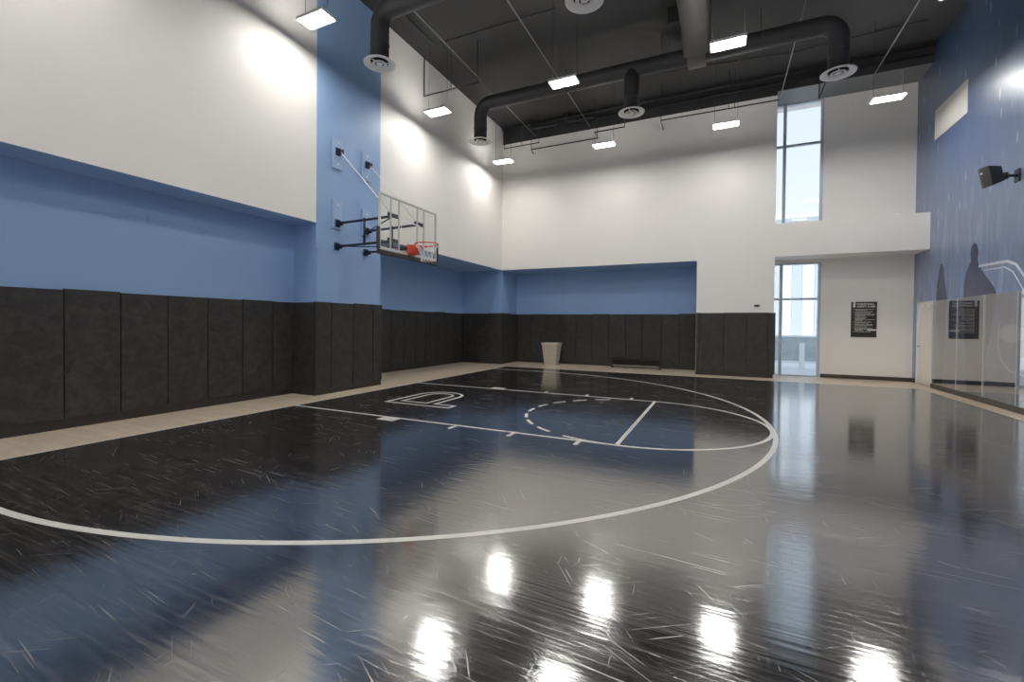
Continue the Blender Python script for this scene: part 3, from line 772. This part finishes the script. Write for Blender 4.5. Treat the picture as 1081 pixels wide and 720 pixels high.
# ------------------------------------------------------------------ small things
B = thing('trash_bin', 'cream tapered trash bin in front of the back recess pads', 'trash bin', (4.15, 27.9, 0))
q = MB(); b0, b1, hh = .72, 1.0, 2.55
q.v = [(4.15+sx*b0, 27.9+sy*b0*.8, 0) for sx, sy in ((-1,-1),(1,-1),(1,1),(-1,1))] + [(4.15+sx*b1, 27.9+sy*b1*.8, hh) for sx, sy in ((-1,-1),(1,-1),(1,1),(-1,1))]
q.v += [(4.15+sx*(b1-.07), 27.9+sy*(b1*.8-.07), hh) for sx, sy in ((-1,-1),(1,-1),(1,1),(-1,1))] + [(4.15+sx*(b0-.05), 27.9+sy*(b0*.8-.05), .1) for sx, sy in ((-1,-1),(1,-1),(1,1),(-1,1))]
for a in ((0,3,2,1), (0,1,5,4), (1,2,6,5), (2,3,7,6), (3,0,4,7), (4,5,9,8), (5,6,10,9), (6,7,11,10), (7,4,8,11), (8,9,13,12), (9,10,14,13), (10,11,15,14), (11,8,12,15), (12,13,14,15)): q.face(list(a))
q.build('bin_body', BIN, B, bevel=.02)
q = MB().box(4.15-1.07, 4.15+1.07, 27.9-.88, 27.9-.80, 2.48, 2.66).box(4.15-1.07, 4.15+1.07, 27.9+.80, 27.9+.88, 2.48, 2.66).box(4.15-1.07, 4.15-1.0, 27.9-.80, 27.9+.80, 2.48, 2.66).box(4.15+1.0, 4.15+1.07, 27.9-.80, 27.9+.80, 2.48, 2.66)
q.build('bin_rim', BINEDGE, B, bevel=.02)

K = thing('low_bench', 'low black metal bench in front of the back recess pads', 'bench', (14.1, 28.2, 0))
MB().box(11.35, 16.85, 27.75, 28.65, 1.02, 1.16).build('seat', BENCHM, K, bevel=.02)
for x in (11.5, 16.7):
    for y in (27.82, 28.58): MB().box(x-.06, x+.06, y-.06, y+.06, 0, 1.02).build('leg', BENCHM, K)
MB().box(11.56, 16.64, 27.78, 27.84, .28, .38).build('front_rail', BENCHS, K)
MB().box(11.56, 16.64, 28.52, 28.58, .28, .38).build('rear_rail', BENCHM, K)
MB().box(11.56, 16.64, 28.56, 28.60, .38, 1.02).build('back_panel', BENCHM, K)

S = thing('rules_sign', 'black rectangular sign of basketball court rules with white print on the white bay wall', 'sign', (34.7, YBAY, 5.65))
sx0, sx1, sz0, sz1 = 33.74, 35.68, 3.98, 7.30
MB().box(sx0, sx1, YBAY-.05, YBAY, sz0, sz1).build('sign_board', SIGNK, S)
def text(s_, x, z, size, m, nm):
    cu = bpy.data.curves.new(nm, 'FONT'); cu.body = s_; cu.size = size*FT; cu.extrude = .002; cu.offset = .0025
    tmp = bpy.data.objects.new('tmp', cu)
    me = bpy.data.meshes.new_from_object(tmp); bpy.data.objects.remove(tmp); me.materials.clear(); me.materials.append(m)
    o = bpy.data.objects.new(nm, me); col.objects.link(o); o.parent = S
    c = WLOC[S.name]
    o.location = Vector((x-c[0], YBAY-.062-c[1], z-c[2]))*FT; o.rotation_euler = (PI/2, 0, 0)
    return o
text('BASKETBALL', sx0+.42, sz1-.30, .235, SIGNW, 'sign_title')
text('COURT RULES', sx0+.42, sz1-.52, .215, SIGNW, 'sign_title')
q = MB(); q.box(sx0+.14, sx0+.32, YBAY-.06, YBAY-.05, sz1-.52, sz1-.0); q.build('sign_emblem', SIGNW, S)
q = MB(); z = sz1-.68; rr = random.Random(3)
rows = [1.45, .95, 0, 1.3, 1.2, 0, 1.5, 1.45, .8, 0, .85, .75, 1.5, .6, 0, 1.2, 1.0, 0, 1.35, 1.3, 0, .9, 0, 1.3, 1.35, .6, 0, 1.2]
hd_next = True
for ln in rows:
    if ln:
        q = MB()
        if hd_next: q.box(sx0+.16, sx0+.22, YBAY-.06, YBAY-.05, z-.06, z)
        x = sx0+.3; xe = x+ln*1.02
        while x < xe-.03:
            ww = min(rr.uniform(.06, .2), xe-x); q.box(x, x+ww, YBAY-.06, YBAY-.05, z-.062, z); x += ww+.035
        q.build('print_line', SIGNG, S); z -= .095; hd_next = False
    else: z -= .035; hd_next = True
MB().box(sx0+1.25, sx1-.02, YBAY-.062, YBAY-.05, sz0+.62, sz0+.75).build('white_bar', SIGNW, S)

P = thing('wall_speaker', 'black loudspeaker on a swivel bracket high on the blue mural wall', 'speaker', (36.9, 12.4, 13.9))
cen = Vector((36.75, 12.25, 13.85)); fwd = Vector((-.90, -.25, -.20)).normalized(); rt = fwd.cross(Vector((0,0,1))).normalized(); up = rt.cross(fwd)
def spk(u, v, d): return cen+rt*u+up*v+fwd*d
fr_ = [(-.37, -.60), (.37, -.60), (.37, .60), (-.37, .60)]
q = MB(); b_ = 0
q.v = [tuple(spk(u*.62, v*.72, -.55)) for u, v in fr_] + [tuple(spk(u, v, .20)) for u, v in fr_]
for a in ((0,3,2,1), (4,5,6,7), (0,1,5,4), (1,2,6,5), (2,3,7,6), (3,0,4,7)): q.face(list(a))
q.build('speaker_cabinet', SPK, P, bevel=.03)
q = MB(); nn = 8
for i in range(nn+1):
    for j in range(nn+1):
        u, v = (i/nn*2-1)*.36, (j/nn*2-1)*.58
        q.v.append(tuple(spk(u, v, .20+.13*(1-(i/nn*2-1)**2)*.9*(1-.3*(j/nn*2-1)**2))))
for i in range(nn):
    for j in range(nn): q.face([i*(nn+1)+j, (i+1)*(nn+1)+j, (i+1)*(nn+1)+j+1, i*(nn+1)+j+1], 0, True)
q.build('speaker_grille', GRILLE, P)
MB().obox(spk(0, .25, .345), rt, up, fwd, .07, .05, .01).build('speaker_badge', WHITEM, P)
bk = spk(0, 0, -.55)
MB().tube([bk, (37.65, 12.75, 13.92)], .07, 10).tube([(37.65, 12.75, 13.72), (37.65, 12.75, 14.1)], .13, 12).tube([(37.65, 12.75, 13.92), (XR-.05, 13.0, 13.94)], .08, 10).box(XR-.07, XR, 12.75, 13.25, 13.55, 14.3).build('swivel_bracket', SPK, P)

D = thing('wall_sensor', 'small grey sensor box on the white back wall above the pads', 'sensor', (25.74, YB, 6.86))
MB().box(25.5, 25.98, YB-.12, YB, 6.76, 6.98).build('sensor_body', SENSOR, D, bevel=.02)
MB().box(25.62, 25.84, YB-.14, YB-.12, 6.80, 6.92).build('sensor_lens', SENSORD, D)
o = MB().lathe([(0, .16), (.1, .13), (.16, .05), (.17, 0)], (36.2, YB+.25, 14.6), 16).build('smoke_detector', WHITEM, loc=(36.2, YB+.25, 14.6))
tag(o, 'small round white detector on top of the white bulkhead by the mural', 'detector')

# ------------------------------------------------------------------ world, camera, view
wd = bpy.data.worlds.new('sky'); sc.world = wd; wd.use_nodes = True
nt = wd.node_tree; bg = nt.nodes['Background']
tc = N(nt, 'ShaderNodeTexCoord'); sp = N(nt, 'ShaderNodeSeparateXYZ'); nt.links.new(tc.outputs['Generated'], sp.inputs[0])
cr = N(nt, 'ShaderNodeValToRGB'); e = cr.color_ramp.elements
e[0].position = 0.0; e[0].color = (0.92, 0.95, 0.97, 1); e[1].position = 0.75; e[1].color = (0.50, 0.64, 0.84, 1)
nt.links.new(sp.outputs['Z'], cr.inputs[0]); nt.links.new(cr.outputs[0], bg.inputs['Color'])
bg.inputs['Strength'].default_value = 0.76
sun = bpy.data.lights.new('sun', 'SUN'); sun.energy = 2.3; sun.angle = .01; sun.color = (1, .97, .93)
so = bpy.data.objects.new('sun', sun); col.objects.link(so); so.rotation_euler = Vector((-.15, -.62, .77)).to_track_quat('Z', 'Y').to_euler(); so.location = (0, -20, 40)

cam = bpy.data.cameras.new('camera'); co = bpy.data.objects.new('camera', cam); col.objects.link(co)
Fw = Vector((-0.43655166, 0.89958, -0.01303547)).normalized()
yaw, pt, ro = 0.45182207936205576, -0.01303583349103065, 0.009907070435830558
Fw = Vector((-math.sin(yaw)*math.cos(pt), math.cos(yaw)*math.cos(pt), math.sin(pt)))
r0 = Vector((math.cos(yaw), math.sin(yaw), 0)); u0 = r0.cross(Fw)
rr_ = r0*math.cos(ro)+u0*math.sin(ro); uu = -r0*math.sin(ro)+u0*math.cos(ro)
M = Matrix((rr_, uu, -Fw)).transposed().to_4x4()
M.translation = Vector((22.6406, -24.3744, 4.8371))*FT
co.matrix_world = M
cam.sensor_width = 36; cam.lens = 477.32/1081*36
cam.shift_x = 11.466/1081; cam.shift_y = -11.225/1081
cam.clip_start = .05; cam.clip_end = 500
sc.camera = co
sc.view_settings.view_transform = 'Standard'; sc.view_settings.look = 'None'
sc.view_settings.exposure = 0.68; sc.view_settings.gamma = 1; sc.view_settings.use_curve_mapping = False
cy = sc.cycles
cy.max_bounces = 10; cy.diffuse_bounces = 6; cy.glossy_bounces = 5; cy.transparent_max_bounces = 12
cy.use_denoising = True; cy.sample_clamp_indirect = 6; cy.blur_glossy = 0.5
